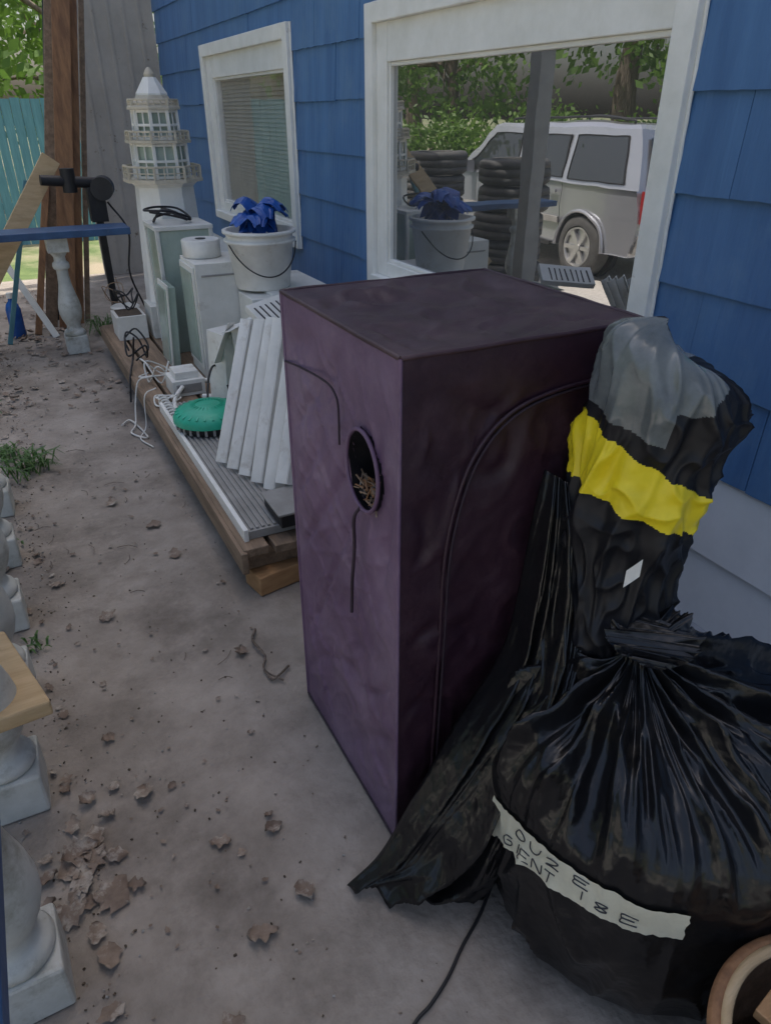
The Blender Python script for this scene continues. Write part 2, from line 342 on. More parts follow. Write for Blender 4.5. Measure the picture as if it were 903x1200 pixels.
wbx.beam((.88,3.45,.66),(1.08,3.50,.72),.12,.004,m_plas,(0,.3,1)); wbx.beam((.84,3.5,.50),(.93,3.5,.69),.12,.004,m_plas,(1,-.6,0)); wbx.build(.004)
vt=MB('white_vent_cover'); vt.box((1.08,3.18,.81),(.30,.14,.03),m_offw,(.5,-.1,.35))
for k in range(8): vt.box((.97+k*.029,3.125+k*.0105,.796+k*.003+.01),(.010,.10,.006),m_black,(.5,-.1,.35))
vt.build(.003)
c1=MB('white_cabinet'); c1.bb((.93,4.15,.20),(1.25,4.5,.86),m_offw); c1.bb((.918,4.17,.26),(.93,4.48,.84),m_offw); c1.bb((.912,4.20,.29),(.918,4.45,.81),m_greeng)
c1.bb((.96,4.143,.79),(1.22,4.15,.80),m_greyb); c1.build(.006)
c2=MB('green_glass_tank'); c2.bb((.87,4.78,.20),(1.2,5.12,.96),m_greeng)
for (x,y) in((.87,4.78),(1.2,4.78),(.87,5.12),(1.2,5.12)): c2.bb((x-.012,y-.012,.2),(x+.012,y+.012,.98),m_offw)
c2.bb((.855,4.765,.96),(1.215,5.135,.985),m_offw); c2.build(.003)
c3=MB('small_green_panel'); c3.box((.84,4.62,.44),(.05,.24,.48),m_greeng,(0,.06,0)); c3.box((.815,4.62,.44),(.01,.27,.51),m_offw,(0,.06,0)); c3.box((.808,4.62,.44),(.012,.21,.45),m_greeng,(0,.06,0)); c3.build(.003)
cr=MB('storage_crate'); cr.bb((1.16,3.88,.2),(1.6,4.14,.70),m_offw); cr.bb((1.28,3.9,.2),(1.66,4.5,.715),m_offw); cr.build(.006)
rl=MB('paper_roll'); rl.lathe((1.04,4.40,.862),[(0,.105),(.005,.11),(.09,.11),(.095,.105)],m_plas,28); rl.lathe((1.04,4.40,.958),[(0,.03),(.002,.03)],m_black,16); rl.build()
BX,BY=1.31,4.13
bk=MB('plastic_bucket'); bk.lathe((BX,BY,.716),[(0,.15),(.01,.155),(.24,.185),(.25,.20),(.262,.20),(.265,.185),(.29,.187),(.295,.205),(.31,.205),(.312,.18),(.1,.16)],m_plas,40)
bk.tube([(BX+.2*math.cos(a),BY+.2*math.sin(a),.96-.16*math.sin((a-3.4)/(5.9-3.4)*math.pi)) for a in [3.4+i*.25 for i in range(11)]],.004,m_black,6)
bk.build()
# loose blue plastic: overlapping bent wedge-shaped sheets spilling over the rim
bs=MB('blue_plastic_sheets'); rs=random.Random(21)
for k in range(9):
    a0=-2.6+k*.62+rs.uniform(-.2,.2); L_=rs.uniform(.24,.34); wd0=rs.uniform(.08,.13); n=12; vs=[];fs=[]
    c0=Vector((BX-.05*math.cos(a0),BY-.05*math.sin(a0),.98+rs.uniform(0,.04)))
    out=Vector((math.cos(a0),math.sin(a0),0)); side=Vector((-math.sin(a0),math.cos(a0),0)); lift=rs.uniform(.10,.20)
    for j in range(n+1):
        v=j/n
        for i in range(9):
            u=(i/8-.5)*2
            p=c0+out*(L_*.75*v)+side*(u*wd0*(1-.75*v**1.5))+Vector((0,0,lift*math.sin(v*2.1)-.05*v*v+.035*(1-abs(u))*(1-v*.5)))
            p+=Vector((0,0,.012*fn(u*3+k,v*5,k)))
            vs.append(p)
    for j in range(n):
        for i in range(8): a=j*9+i; fs.append((a,a+1,a+10,a+9))
    bs.add(vs,fs,m_bluep,False)
bs.build(solid=.002)
ap=MB('white_power_adapter'); ap.bb((.68,3.93,.201),(.86,4.13,.29),m_plas); ap.bb((.70,3.925,.22),(.84,3.93,.27),m_greyb); ap.box((.77,4.03,.31),(.13,.14,.04),m_plas); ap.cyl((.72,3.92,.25),(.72,3.91,.25),.015,.015,m_black); ap.build(.008)
def tangle(mb,c,rad,n,r,mat,h=.08):
    pts=[];a=random.random()*6
    for k in range(n):
        a+=random.uniform(.7,1.5); rr=rad*random.uniform(.45,1.0)
        pts.append((c[0]+rr*math.cos(a),c[1]+rr*math.sin(a),c[2]+random.uniform(0,h)))
    mb.tube(pts,r,mat,6)
cb=MB('white_cable_bundle'); tangle(cb,(.66,4.25,.21),.11,16,.005,m_plas,.12); tangle(cb,(.62,3.85,.21),.09,14,.005,m_plas,.05)
cb.tube([(.62,4.2,.25),(.54,4.2,.24),(.50,4.18,.12),(.47,4.1,.02),(.43,4.0,.01),(.50,3.9,.01),(.46,4.2,.01),(.40,4.15,.01)],.005,m_plas,6)
cb.tube([(.6,4.0,.25),(.53,3.98,.22),(.51,3.97,.05),(.46,3.9,.01),(.5,3.75,.01)],.004,m_plas,6)
pts=[]
for k in range(60): a=k*.9; pts.append((.60+.022*math.cos(a),3.50+.006*k,.235+.022*math.sin(a)))
cb.tube(pts,.006,m_plas,6,sub=3)
cb.tube([(.73,3.92,.26),(.66,3.8,.24),(.63,3.6,.24),(.7,3.5,.25)],.012,m_plas,8)
cb.tube([(.84,4.0,.26),(.93,3.9,.27),(.95,3.75,.30),(.88,3.7,.26),(.80,3.75,.25)],.014,m_plas,8); cb.build()
bc=MB('black_cable_tangle'); tangle(bc,(.98,4.95,.995),.15,18,.007,m_black,.08); tangle(bc,(.62,4.7,.22),.10,12,.006,m_black,.18)
bc.tube([(.60,4.55,.4),(.58,4.6,.25),(.53,4.45,.2),(.5,4.4,.05)],.006,m_black,6)
bc.tube([(.85,3.3,.32),(.95,3.2,.5),(1.05,3.0,.62),(1.0,2.85,.7)],.006,m_black,6)
bc.tube([(.74,3.4,.31),(.80,3.55,.42),(.86,3.6,.45),(.9,3.45,.3),(.92,3.2,.26)],.006,m_black,6); bc.build()
GX,GY=.73,3.34
gr=MB('green_round_fan_base'); gr.lathe((GX,GY,.243),[(0,.15),(.02,.16),(.04,.16)],m_black,36)
gr.lathe((GX,GY,.283),[(0,.172),(.02,.172),(.045,.157),(.065,.115),(.075,.05),(.078,.02)],m_green,40)
for k in range(26):
    a=k*2*math.pi/26; gr.beam((GX+.06*math.cos(a),GY+.06*math.sin(a),.358),(GX+.160*math.cos(a),GY+.160*math.sin(a),.328),.008,.006,m_green)
    gr.box((GX+.157*math.cos(a),GY+.157*math.sin(a),.264),(.012,.012,.03),m_greyb,(0,0,a))
gr.build()
pot=MB('planter_box'); pot.bb((.60,5.25,.2),(.80,5.5,.36),m_plas); pot.bb((.62,5.27,.36),(.78,5.48,.365),m_soil)
pot.lathe((.72,5.62,.2),[(0,.07),(.14,.1),(.15,.105),(.16,.09)],m_plas,20); tangle(pot,(.7,5.4,.37),.10,14,.006,m_black,.15)
tangle(pot,(.66,5.55,.37),.10,12,.004,m_wood,.2); pot.bb((.83,5.2,.2),(1.0,5.45,.42),m_offw); pot.build(.004)

# lighthouse model
lh=MB('model_lighthouse'); LX,LY=1.08,5.42
def octr(z,r,rot=math.pi/8): return [Vector((LX+r*math.cos(rot+k*math.pi/4),LY+r*math.sin(rot+k*math.pi/4),z)) for k in range(8)]
lh.rings([octr(.2,.27),octr(.24,.27),octr(.25,.245),octr(1.16,.195),octr(1.19,.23)],m_white,False)
lh.rings([octr(1.19,.265),octr(1.21,.265)],m_trim,False)
def deckrail(z,r,h):
    for k in range(8):
        a=octr(z,r)[k]; b=octr(z,r)[(k+1)%8]
        lh.beam(a,a+Vector((0,0,h)),.016,.016,m_trim,(0,1,0))
        for q in(.33,.66):
            c=a.lerp(b,q); lh.beam(c,c+Vector((0,0,h)),.008,.008,m_trim,(0,1,0))
        up=Vector((0,0,h)); lh.beam(a+up,b+up,.012,.012,m_trim); lh.beam(a+up*.5,b+up*.5,.007,.007,m_trim)
deckrail(1.21,.25,.075)
def cage(z0,z1,r,r1):
    A=octr(z0,r);B=octr(z1,r1)
    for k in range(8):
        lh.beam(A[k],B[k],.020,.020,m_white,(0,1,0))
        lh.beam(A[k].lerp(A[(k+1)%8],.5),B[k].lerp(B[(k+1)%8],.5),.009,.009,m_white,(0,1,0))
        for t in(0.05,.5,.95): lh.beam(A[k].lerp(B[k],t),A[(k+1)%8].lerp(B[(k+1)%8],t),.010,.016,m_white)
    lh.rings([octr(z0,r-.02),octr(z1,r1-.02)],m_greeng,False)
cage(1.21,1.42,.18,.175)
lh.rings([octr(1.42,.215),octr(1.437,.215)],m_trim,False); deckrail(1.437,.20,.05)
cage(1.437,1.61,.145,.14)
lh.rings([octr(1.61,.17),octr(1.625,.17),octr(1.66,.12),octr(1.69,.10)],m_trim,False); 
deckrail(1.625,.155,.04)
lh.rings([octr(1.69,.10),octr(1.70,.10),octr(1.79,.04)],m_white,False); lh.lathe((LX,LY,1.785),[(0,.03),(.02,.035),(.045,.02),(.06,.006)],m_trim,10)
lh.build(.002)

# ---------------------------------------------------------------- grow tent
tn=MB('purple_fabric_cabinet'); tx0,tx1,ty0,ty1,tz=.553,1.112,1.03,1.615,1.235
def panel(o,ux,uy,n,mat,seed,nu=60,nv=100,hole=None,amp=.011,sag=.011):
    o=Vector(o);ux=Vector(ux);uy=Vector(uy);n=Vector(n);vs=[];fs=[]
    for j in range(nv+1):
        for i in range(nu+1):
            u=i/nu;v=j/nv; e=min(1,8*min(u,1-u,v,1-v)); e=e*e*(3-2*e)
            p=o+ux*u+uy*v
            d=amp*fn(p.x*5+seed,p.y*5+p.x,p.z*4)+amp*.5*fn(p.x*14+seed,p.y*14,p.z*9)-sag*math.sin(math.pi*u)*math.sin(math.pi*v)
            rid=abs(fn(p.x*4+seed,p.y*4+p.z*3,p.z*2+3)); d-=amp*.9*max(0,.12-rid)/.12
            rid=abs(fn(p.x*7+seed+9,p.y*7-p.z*5,p.z*3+1)); d+=amp*.6*max(0,.1-rid)/.1
            rid=abs(fn(p.x*11+seed+4,p.y*11+p.z*9,p.z*6+8)); d+=amp*.35*max(0,.1-rid)/.1
            vs.append(p+n*d*e)
    for j in range(nv):
        for i in range(nu):
            if hole:
                c=o+ux*(i+.5)/nu+uy*(j+.5)/nv
                if ((c.y-hole[0])/hole[2])**2+((c.z-hole[1])/hole[3])**2<1: continue
            a=j*(nu+1)+i; fs.append((a,a+1,a+nu+2,a+nu+1))
    tn.add(vs,fs,mat,True)
W=tx1-tx0;D=ty1-ty0
HY,HZ,HRY,HRZ=1.183,.966,.074,.088
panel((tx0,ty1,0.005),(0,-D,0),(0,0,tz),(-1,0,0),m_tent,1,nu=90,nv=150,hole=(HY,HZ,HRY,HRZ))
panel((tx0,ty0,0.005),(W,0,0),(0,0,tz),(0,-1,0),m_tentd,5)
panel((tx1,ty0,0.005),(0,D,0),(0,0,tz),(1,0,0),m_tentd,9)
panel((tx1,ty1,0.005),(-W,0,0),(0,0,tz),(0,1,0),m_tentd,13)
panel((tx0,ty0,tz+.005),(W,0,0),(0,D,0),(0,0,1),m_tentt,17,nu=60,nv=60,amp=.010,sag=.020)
C=[(tx0,ty0),(tx1,ty0),(tx1,ty1),(tx0,ty1)]
for i in range(4):
    a=C[i];b=C[(i+1)%4]
    for z in(.008,tz+.004):
        pts=[(a[0]+(b[0]-a[0])*k/8,a[1]+(b[1]-a[1])*k/8,z+.003*fn(k*1.3,i,z)) for k in range(9)]
        tn.tube(pts,.005,m_seam if z<1 else m_tentt,6)
    tn.tube([(a[0]+.002*fn(k,i),a[1]+.002*fn(k,i,5),tz*k/10+.004) for k in range(11)],.0045,m_tent if i in(0,3) else m_tentd,6)
zp=[(.648,.05),(.652,.36),(.656,.60),(.660,.82),(.690,.97),(.735,1.055),(.80,1.105),(.89,1.128),(1.0,1.135),(1.06,1.12)]
tn.tube([(x,ty0+.001,z) for x,z in zp],.0045,m_tentd,6)
tn.tube([(x+.012,ty0+.001,z-.008) for x,z in zp],.0035,m_seam,6)
tn.tube([(tx0-.003,y,z) for y,z in((1.61,1.075),(1.5,1.09),(1.36,1.10),(1.31,1.088),(1.295,1.06),(1.296,.98))],.0025,m_seam,6)
ring=[(tx0-.004,HY+HRY*math.cos(a),HZ+HRZ*math.sin(a)) for a in [k*2*math.pi/28 for k in range(29)]]
tn.tube(ring,.0045,m_tent,8,sub=2)
rg=[]
for q,(dx,s_) in enumerate(((0,1),(.03,.97),(.07,.85),(.12,.55),(.14,.15))):
    rg.append([Vector((tx0+.001+dx,HY+HRY*s_*math.cos(a)*(1+.08*math.sin(5*a+q)),HZ-.02*q*.4+HRZ*s_*math.sin(a))) for a in [k*2*math.pi/28 for k in range(28)]])
tn.rings(rg,m_bagm,True,caps=False)
tn.tube([(tx0-.006,1.19,.88),(tx0-.016,1.20,.85),(tx0-.010,1.215,.77),(tx0-.014,1.222,.68),(tx0-.008,1.24,.62),(tx0-.012,1.235,.58)],.004,m_seam,6)
tn.build()
tw=MB('dry_twigs')
for k in range(70):
    c=Vector((tx0+random.uniform(0,.035),HY+random.uniform(-.045,.05),HZ-.062+random.uniform(-.012,.035)))
    d=Vector((random.uniform(-.4,.3),random.uniform(-1,1),random.uniform(-.6,.8))).normalized()*random.uniform(.008,.02)
    tw.beam(c-d,c+d,.003,.002,random.choice([m_dead,m_wood2,m_wood,m_black]))
tw.build()
cb2=MB('wooden_crate'); cb2.bb((1.2,1.72,0),(1.7,2.15,.78),m_wood)
for k in range(4): cb2.bb((1.19,1.715,.05+k*.17),(1.2,2.155,.18+k*.17),m_wood2)
cb2.build(.004)
cp=MB('clay_pot'); cp.lathe((1.45,1.84,.781),[(0,.07),(.16,.095),(.165,.105),(.20,.105),(.20,.09)],m_tan,24); cp.build()

# ---------------------------------------------------------------- big garbage bag
BC=(.995,.685)
prof=[(.25,0.0),(.295,.010),(.322,.06),(.338,.16),(.346,.28),(.348,.38),(.342,.45),(.318,.515),(.27,.565),(.20,.60),(.13,.635),(.07,.665),(.035,.69),(.03,.705),(.05,.722),(.085,.735)]
P2=crom([(r,z,0) for r,z in prof],6)
def bagpoint(th,idx,off=0):
    r,z=P2[idx].x,P2[idx].y
    up=max(0,min(1,(z-.40)/.16)); cx,cy=math.cos(th),math.sin(th)
    lat=cx*.89-cy*.45
    wob=.35*fn(r*7,z*7,3.3)
    k=1.9
    f=ridge(cx*k+wob,cy*k,r*2.2)*.9+ridge(cx*4.3+5,cy*4.3+wob,r*4+2)*.45+.2*ridge(cx*9+1,cy*9,r*7+4)-.55
    amp=.052*up*min(1,r/.12)
    if z>.69: amp=.022
    body=.020*ridge(cx*2.2+3,cy*2.2,z*3.5+fn(cx*2,cy*2)*1.5)*(1-up)*(1-max(0,1-abs(z-.37)/.09)*.9)
    body+=.008*ridge(cx*5+3,cy*5,z*2.0)*(1-up)*(1-max(0,1-abs(z-.37)/.09)*.9)
    body*=min(1,z/.10)
    rr=r+amp*f*.7+body+.012*fn(cx*2.2,cy*2.2,z*4)+off
    if cy>0: rr-= .02*cy*max(0,1-abs(z-.3)/.35)
    zz=z+amp*f+.03*max(0,lat)*up*(r/.33) -.03*max(0,-lat)*up*(r/.33)
    s_=up*(1-min(1,r/.33))
    return Vector((BC[0]-.085*s_+rr*cx,BC[1]+.045*s_+rr*cy*.98,max(zz,.002)))
NB=420
bb_=MB('black_garbage_bag')
bb_.rings([[bagpoint(2*math.pi*k/NB,i) for k in range(NB)] for i in range(len(P2))],m_bag)
bb_.build()
def idx_for_z(z):
    for i in range(len(P2)-1):
        if P2[i].y<=z<P2[i+1].y: return i,(z-P2[i].y)/(P2[i+1].y-P2[i].y)
    return len(P2)-2,0
def onbag(thd,z,off):
    i,f=idx_for_z(z); a=bagpoint(R(thd),i,off); b=bagpoint(R(thd),i+1,off); return a.lerp(b,f)
def labz(thd):
    K=[(150,.295),(165,.327),(180,.357),(207,.385),(237,.392)]
    for (a,za),(b,zb) in zip(K,K[1:]):
        if a<=thd<=b: return za+(zb-za)*(thd-a)/(b-a)
    return K[-1][1]
lab=MB('tape_label'); nu,nv=80,6; vs=[];fs=[]
for i in range(nu+1):
    thd=162+(233-162)*i/nu
    for j in range(nv+1):
        e=.005*fn(thd*.5,j*3.1) if j in(0,nv) else 0
        h=.048-.012*(i/nu)+.006*fn(thd*.08,3)
        vs.append(onbag(thd+(2.2*fn(j*2.1,i) if i in(0,nu) else 0),labz(thd)+h*(2*j/nv-1)+e,.0055))
for i in range(nu):
    for j in range(nv): a=i*(nv+1)+j; fs.append((a,a+1,a+nv+2,a+nv+1))
lab.add(vs,fs,m_mask,True)
def stroke(pts):
    P=[]
    for thd,dz in pts: P.append(onbag(thd,labz(thd)+dz,.0072))
    lab.tube(P,.0012,m_ink,5,sub=5)
def glyph(ch,th0,w,z0,h):
    Gl={'O':[[(0,.5),(.3,1),(.8,.9),(1,.4),(.6,0),(.1,.1),(0,.5)]],'U':[[(0,1),(.05,.3),(.4,0),(.8,.2),(1,1)]],'2':[[(0,.8),(.4,1),(.9,.8),(.6,.4),(0,0),(.5,.05),(1,0)]],
     'E':[[(1,1),(0,1),(0,.5),(0,0),(1,0)],[(0,.5),(.8,.55)]],'G':[[(1,.9),(.4,1),(0,.5),(.4,0),(1,.1),(1,.5),(.5,.5)]],'I':[[(.5,0),(.5,1)]],'N':[[(0,0),(0,1),(.5,.5),(1,0),(1,1)]],
     'T':[[(0,1),(1,1)],[(.5,1),(.5,0)]],'8':[[(.5,.5),(.1,.8),(.5,1),(.9,.8),(.5,.5),(.1,.2),(.5,0),(.9,.2),(.5,.5)]]}
    for s_ in Gl[ch]: stroke([(th0+x*w,z0+y*h+.001*random.uniform(-1,1)) for x,y in s_])
for ch,t in zip('OU2E',(177,184,191,201)): glyph(ch,t,4.6,.008,.022)
for ch,t in zip('GIENT',(172,177.5,181,186,191)): glyph(ch,t,3.7,-.031,.023)
for ch,t in zip('I8E',(202,208,216)): glyph(ch,t,4.4,-.024,.022)
lab.build()

# spread black bag (skirt)
sk=MB('draped_black_bag')
Lc=crom([(.865,1.0,.98),(.845,.995,.89),(.825,.99,.72),(.79,.985,.56),(.68,.98,.40),(.56,.965,.22),(.475,.96,.09),(.395,.975,.004)],12)
Rc=crom([(.90,.93,.96),(.905,.90,.88),(.90,.87,.72),(.85,.83,.56),(.77,.80,.42),(.70,.78,.22),(.68,.79,.09),(.66,.80,.004)],12)
nq=110; rows=[]
for i,(a,b) in enumerate(zip(Lc,Rc)):
    t=i/(len(Lc)-1); row=[]
    for q in range(nq+1):
        u=q/nq; p=a.lerp(b,u)
        uu=u+.12*fn(t*2.5,u*2,6)+.1*t
        f=ridge(uu*3.1,t*.9,1.7)*1.0+.5*ridge(uu*6.5+3,t*2.4,4)+.25*ridge(uu*9,t*7,8)-.3+.3*fn(u*3,t*3,2)
        env=math.sin(math.pi*u)**.55
        tt=min(1,.25+t*1.5)
        d=(env*(.020+.055*math.sin(math.pi*t))+ f*.045*env)*tt
        p=p+Vector((-.35,-.93,.15))*d
        hem=max(0,(t-.8)/.2); p.z+=hem*.05*max(0,.5+fn(u*5,3.3)*1.6)*env
        p.z=max(p.z,.004)
        row.append(p)
    rows.append(row)
sk.rings(rows,m_bag,True,caps=False,closed=False)
sk.build(solid=.0015)

# column bag
cb3=MB('taped_upright_bag')
cp_=[(.50,.08,.965,.87),(.58,.098,.965,.865),(.66,.112,.968,.865),(.74,.108,.975,.87),(.84,.114,.985,.88),(.92,.124,.995,.885),(.98,.128,1.0,.885),(1.05,.128,1.003,.882),(1.11,.132,1.010,.875),(1.16,.132,1.015,.872),(1.20,.124,1.015,.872),(1.228,.105,1.01,.872),(1.244,.07,1.005,.872),(1.25,.02,1.00,.872)]
zz=crom([(a,b,0) for a,b,c,d in cp_],24); cc=crom([(c,d,0) for a,b,c,d in cp_],24)
NC=260; rings=[]; mats=[]
for i,(a,c) in enumerate(zip(zz,cc)):
    ring=[]
    for k in range(NC):
        th=2*math.pi*k/NC; z=a.x; r=a.y; cx,cy=math.cos(th),math.sin(th)
        lat=cx*.89-cy*.45
        f=.014*fn(cx*2.5,cy*2.5,z*7)+.016*ridge(cx*2.2,cy*2.2,z*5+1)+.010*ridge(cx*3,cy*3+2,z*12)-.008
        if lat>0 and z>1.0: f+=.014*lat*math.exp(-((z-1.12)/.05)**2)
        ring.append(Vector((c.x+(r+f)*cx,c.y+(r+f)*cy,z-(.045*lat if z>1.12 else 0)*min(1,(z-1.12)/.05))))
    rings.append(ring)
def colinfo(p,th):
    lat=math.cos(th)*.89-math.sin(th)*.45
    yc=.99-.060*lat+.008*fn(math.cos(th)*3,math.sin(th)*3); hh=.050+.014*(-lat)+.006*fn(math.cos(th)*5,math.sin(th)*5,9)
    if abs(p.z-yc)<hh: return m_yel
    if p.z>1.165+.05*max(0,lat)+.03*fn(math.cos(th)*3,math.sin(th)*3,p.z*7): return m_bagg
    if p.z>1.09-.05*lat and lat<-.25: return m_bagg
    return m_bagm
for i in range(len(rings)-1):
    for k in range(NC): mats.append(colinfo(rings[i][k],2*math.pi*k/NC))
cb3.rings(rings,mats,True)
cb3.build()
st=MB('white_sticker'); vs=[]
for a in(227,232,237):
    for z in(.84,.878): vs.append((.988+.142*math.cos(R(a)),.88+.142*math.sin(R(a)),z+.014*(a-232)/5))
st.add(vs,[(0,2,3,1),(2,4,5,3)],m_plas); st.build()
# ---------------------------------------------------------------- floor cable, barrel, twigs
fc=MB('floor_cable'); fc.tube([(.70,.82,.01),(.63,.77,.006),(.56,.73,.006),(.50,.69,.006),(.44,.66,.006),(.395,.645,.006),(.33,.6,.006),(.3,.5,.006)],.004,m_black,8); fc.build()
br=MB('wooden_half_barrel'); bx,by=.87,.13
for k in range(26):
    a=k*2*math.pi/26; r0,r1=.17,.215
    br.beam((bx+r0*math.cos(a),by+r0*math.sin(a),0.0),(bx+r1*math.cos(a),by+r1*math.sin(a),.34),.052,.018,m_wood,(math.cos(a),math.sin(a),0))
br.tube([(bx+.213*math.cos(a),by+.213*math.sin(a),.345) for a in [k*2*math.pi/40 for k in range(41)]],.014,m_wood2,8,sub=2)
br.tube([(bx+.20*math.cos(a),by+.20*math.sin(a),.352) for a in [k*2*math.pi/40 for k in range(41)]],.010,m_woodl,8,sub=2)
br.tube([(bx+.205*math.cos(a),by+.205*math.sin(a),.2) for a in [k*2*math.pi/40 for k in range(41)]],.006,m_greyb,8,sub=2)
br.box((bx+.03,by+.13,.345),(.20,.07,.02),m_woody,(0,.05,.2)); br.box((bx+.02,by+.06,.372),(.36,.10,.022),m_woody,(.05,0,.35)); br.box((bx,by-.04,.345),(.36,.09,.02),m_woody,(0,0,.1)); br.box((bx,by,.20),(.3,.3,.02),m_wood)
br.build(.003)
tg=MB('fallen_twig'); tg.tube([(.50,1.99,.01),(.47,1.92,.02),(.485,1.84,.012),(.46,1.77,.014),(.50,1.70,.01)],[.005,.003],m_bark,6); tg.tube([(.46,1.77,.012),(.47,1.72,.01),(.50,1.73,.012),(.54,1.76,.008)],.004,m_bark,6)
for k in range(26):
    x=random.uniform(-.2,.5);y=random.uniform(1.1,5.5);a=random.random()*3.14;l=random.uniform(.02,.05)
    tg.tube([(x,y,.006),(x+l*math.cos(a),y+l*math.sin(a),.009),(x+2*l*math.cos(a+.3),y+2*l*math.sin(a+.3),.005)],.0013,m_bark,5,sub=2)
tg.build()
lf=MB('fallen_leaves')
def leaf(x,y,s,z=.006):
    a=random.random()*6.28; t=Euler((random.uniform(-.35,.35),random.uniform(-.35,.35),a)).to_matrix(); cu=random.uniform(-.6,1.4)
    n=10; vs=[];fs=[]; lob=random.uniform(.05,.2); ph=random.random()*6; fr=random.uniform(14,22)
    for i in range(n+1):
        u=i/n; w0=(math.sin(math.pi*u**.8)**.8)*s
        for j in(-1,-.5,0,.5,1):
            w=w0*(.42+lob*math.sin(u*fr+ph*(1 if j>0 else 2)))
            v=Vector(((u-.5)*s,w*j*.85,s*.25*cu*(j*j)*.5+s*.3*cu*(u-.5)**2+s*.10*fn(u*5,j*3,x*50)))
            v=t@v; vs.append(Vector((x,y,z+.10*s))+v)
    mz=min(v.z for v in vs)
    vs=[v+Vector((0,0,.003-mz+z*.2)) for v in vs]
    for i in range(n):
        for j in range(4): o=i*5+j; fs.append((o,o+1,o+6,o+5))
    lf.add(vs,fs,m_dead,True)
for k in range(28): leaf(random.gauss(-.14,.05),random.gauss(1.33,.13),random.uniform(.04,.09),random.uniform(0,.03))
for x,y in((.16,1.22),(.29,1.20),(-.05,1.52),(-.04,1.7),(.18,.95),(.05,2.3),(-.1,2.6),(.33,2.9),(.2,3.2),(.36,2.62),(.42,1.9),(.06,.8),(.02,1.45),(.30,1.0)): leaf(x,y,random.uniform(.04,.075))
for k in range(90): leaf(random.uniform(-.26,.5),random.uniform(1,6.0),random.uniform(.012,.03))
for k in range(260): leaf(random.uniform(-.6,.55),random.uniform(4.6,8.5),random.uniform(.02,.06),random.uniform(0,.03))
for k in range(70): leaf(random.gauss(.15,.25),random.gauss(6.3,.4),random.uniform(.03,.07),random.uniform(0,.06))
for k in range(60): leaf(random.uniform(-.28,-.14),random.uniform(1,5),random.uniform(.015,.045),random.uniform(0,.02))
for k in range(25): leaf(random.uniform(-.05,.2),random.uniform(1.0,2.2),random.uniform(.008,.02))
lf.build()
cr_=MB('dirt_crumbs')
for k in range(1400):
    x=random.uniform(-.3,.54) ; y=random.uniform(.5,6.5); s_=random.uniform(.001,.0036)
    if random.random()<.5: x=random.gauss(-.17,.05)
    cr_.box((x,y,s_*.4),(s_*2,s_*1.4,s_),random.choice([m_soil,m_dead,m_greyb,m_soil]),(random.random(),random.random(),random.random()*3))
cr_.build()
wd=MB('weeds')
for cx,cy,n,s_ in((-.12,3.78,80,.14),(-.22,4.0,40,.10),(-.25,3.0,20,.06),(-.2,2.25,12,.05),(-.5,4.6,120,.2),(.62,6.3,60,.2)):
    for k in range(n):
        a=random.random()*6.28; l=s_*random.uniform(.5,1.1); x=cx+random.gauss(0,s_*.4); y=cy+random.gauss(0,s_*.5); w=.004
        dx,dy=math.cos(a),math.sin(a); pts=[(x,y,0),(x+dx*l*.3,y+dy*l*.3,l*.55),(x+dx*l*.7,y+dy*l*.7,l*.6),(x+dx*l,y+dy*l,l*.4)]
        vs=[]
        for i,p in enumerate(pts): ww=w*(1.3-abs(i-1)*.5); vs+=[(p[0]-dy*ww,p[1]+dx*ww,p[2]),(p[0]+dy*ww,p[1]-dx*ww,p[2])]
        wd.add(vs,[(0,1,3,2),(2,3,5,4),(4,5,7,6)],m_weed)
wd.build()
fe=MB('wood_fence')
x=-3
while x<1.6:
    fe.bb((x,14+random.uniform(-.005,.005),G),(x+.138,14.02,1.78+random.uniform(-.01,.01)),m_teal); x+=.145
fe.bb((-3,14.03,.2),(1.6,14.07,.3),m_teal); fe.bb((-3,14.03,1.4),(1.6,14.07,1.5),m_teal); fe.build()
def tire(mb,x,y,z,r=.38,w=.24):
    pr=[(-.5,.60),(-.52,.72),(-.50,.90),(-.40,.985),(-.2,1.0),(-.19,.975),(-.15,.975),(-.14,1.0),(.14,1.0),(.15,.975),(.19,.975),(.2,1.0),(.40,.985),(.50,.90),(.52,.72),(.5,.60),(.3,.62),(-.3,.62),(-.5,.60)]
    mb.rings([[Vector((x+q*r*math.cos(2*math.pi*k/40),y+q*r*math.sin(2*math.pi*k/40),z+p*w)) for k in range(40)] for p,q in pr],m_tire,True,caps=False)
for (x,y,n) in((-1.15,6.8,6),(-1.2,8.5,6),(-1.95,7.9,4)):
    t=MB('tire_stack')
    for k in range(n): tire(t,x+random.uniform(-.03,.03),y+random.uniform(-.03,.03),G+.125+k*.255)
    t.build()
# ---------------------------------------------------------------- parked suv
sv=MB('parked_suv')
def sp(s_,w,z): return Vector((w,s_,z))
SX=SY=0
rw,fw=.93,4.15
def arc(c,r,n=12): return [(c+r*math.cos(math.pi*k/n),.36+r*math.sin(math.pi*k/n)) for k in range(n+1)]
pr=[(5.15,.40),(5.2,.62),(5.18,.80),(5.0,.96),(4.3,1.06),(3.85,1.09),(.06,1.09),(.0,.9),(-.02,.6),(.03,.42)]
low=[(.03,.38)]+arc(rw,.43)[::-1]+arc(fw,.43)[::-1]+[(5.12,.38)]
poly=low+pr
def ringat(w_,sc): return [sp(a+(2.55-a)*sc,w_,b+(0.75-b)*sc) for a,b in poly]
sv.rings([ringat(-.90,.012),ringat(-.93,0),ringat(.93,0),ringat(.90,.012)],m_silver,False)
def gh(s_,z,side,out=0):
    t=(z-1.08)/.66; return sp(s_,side*(.90-.13*t+out),z)
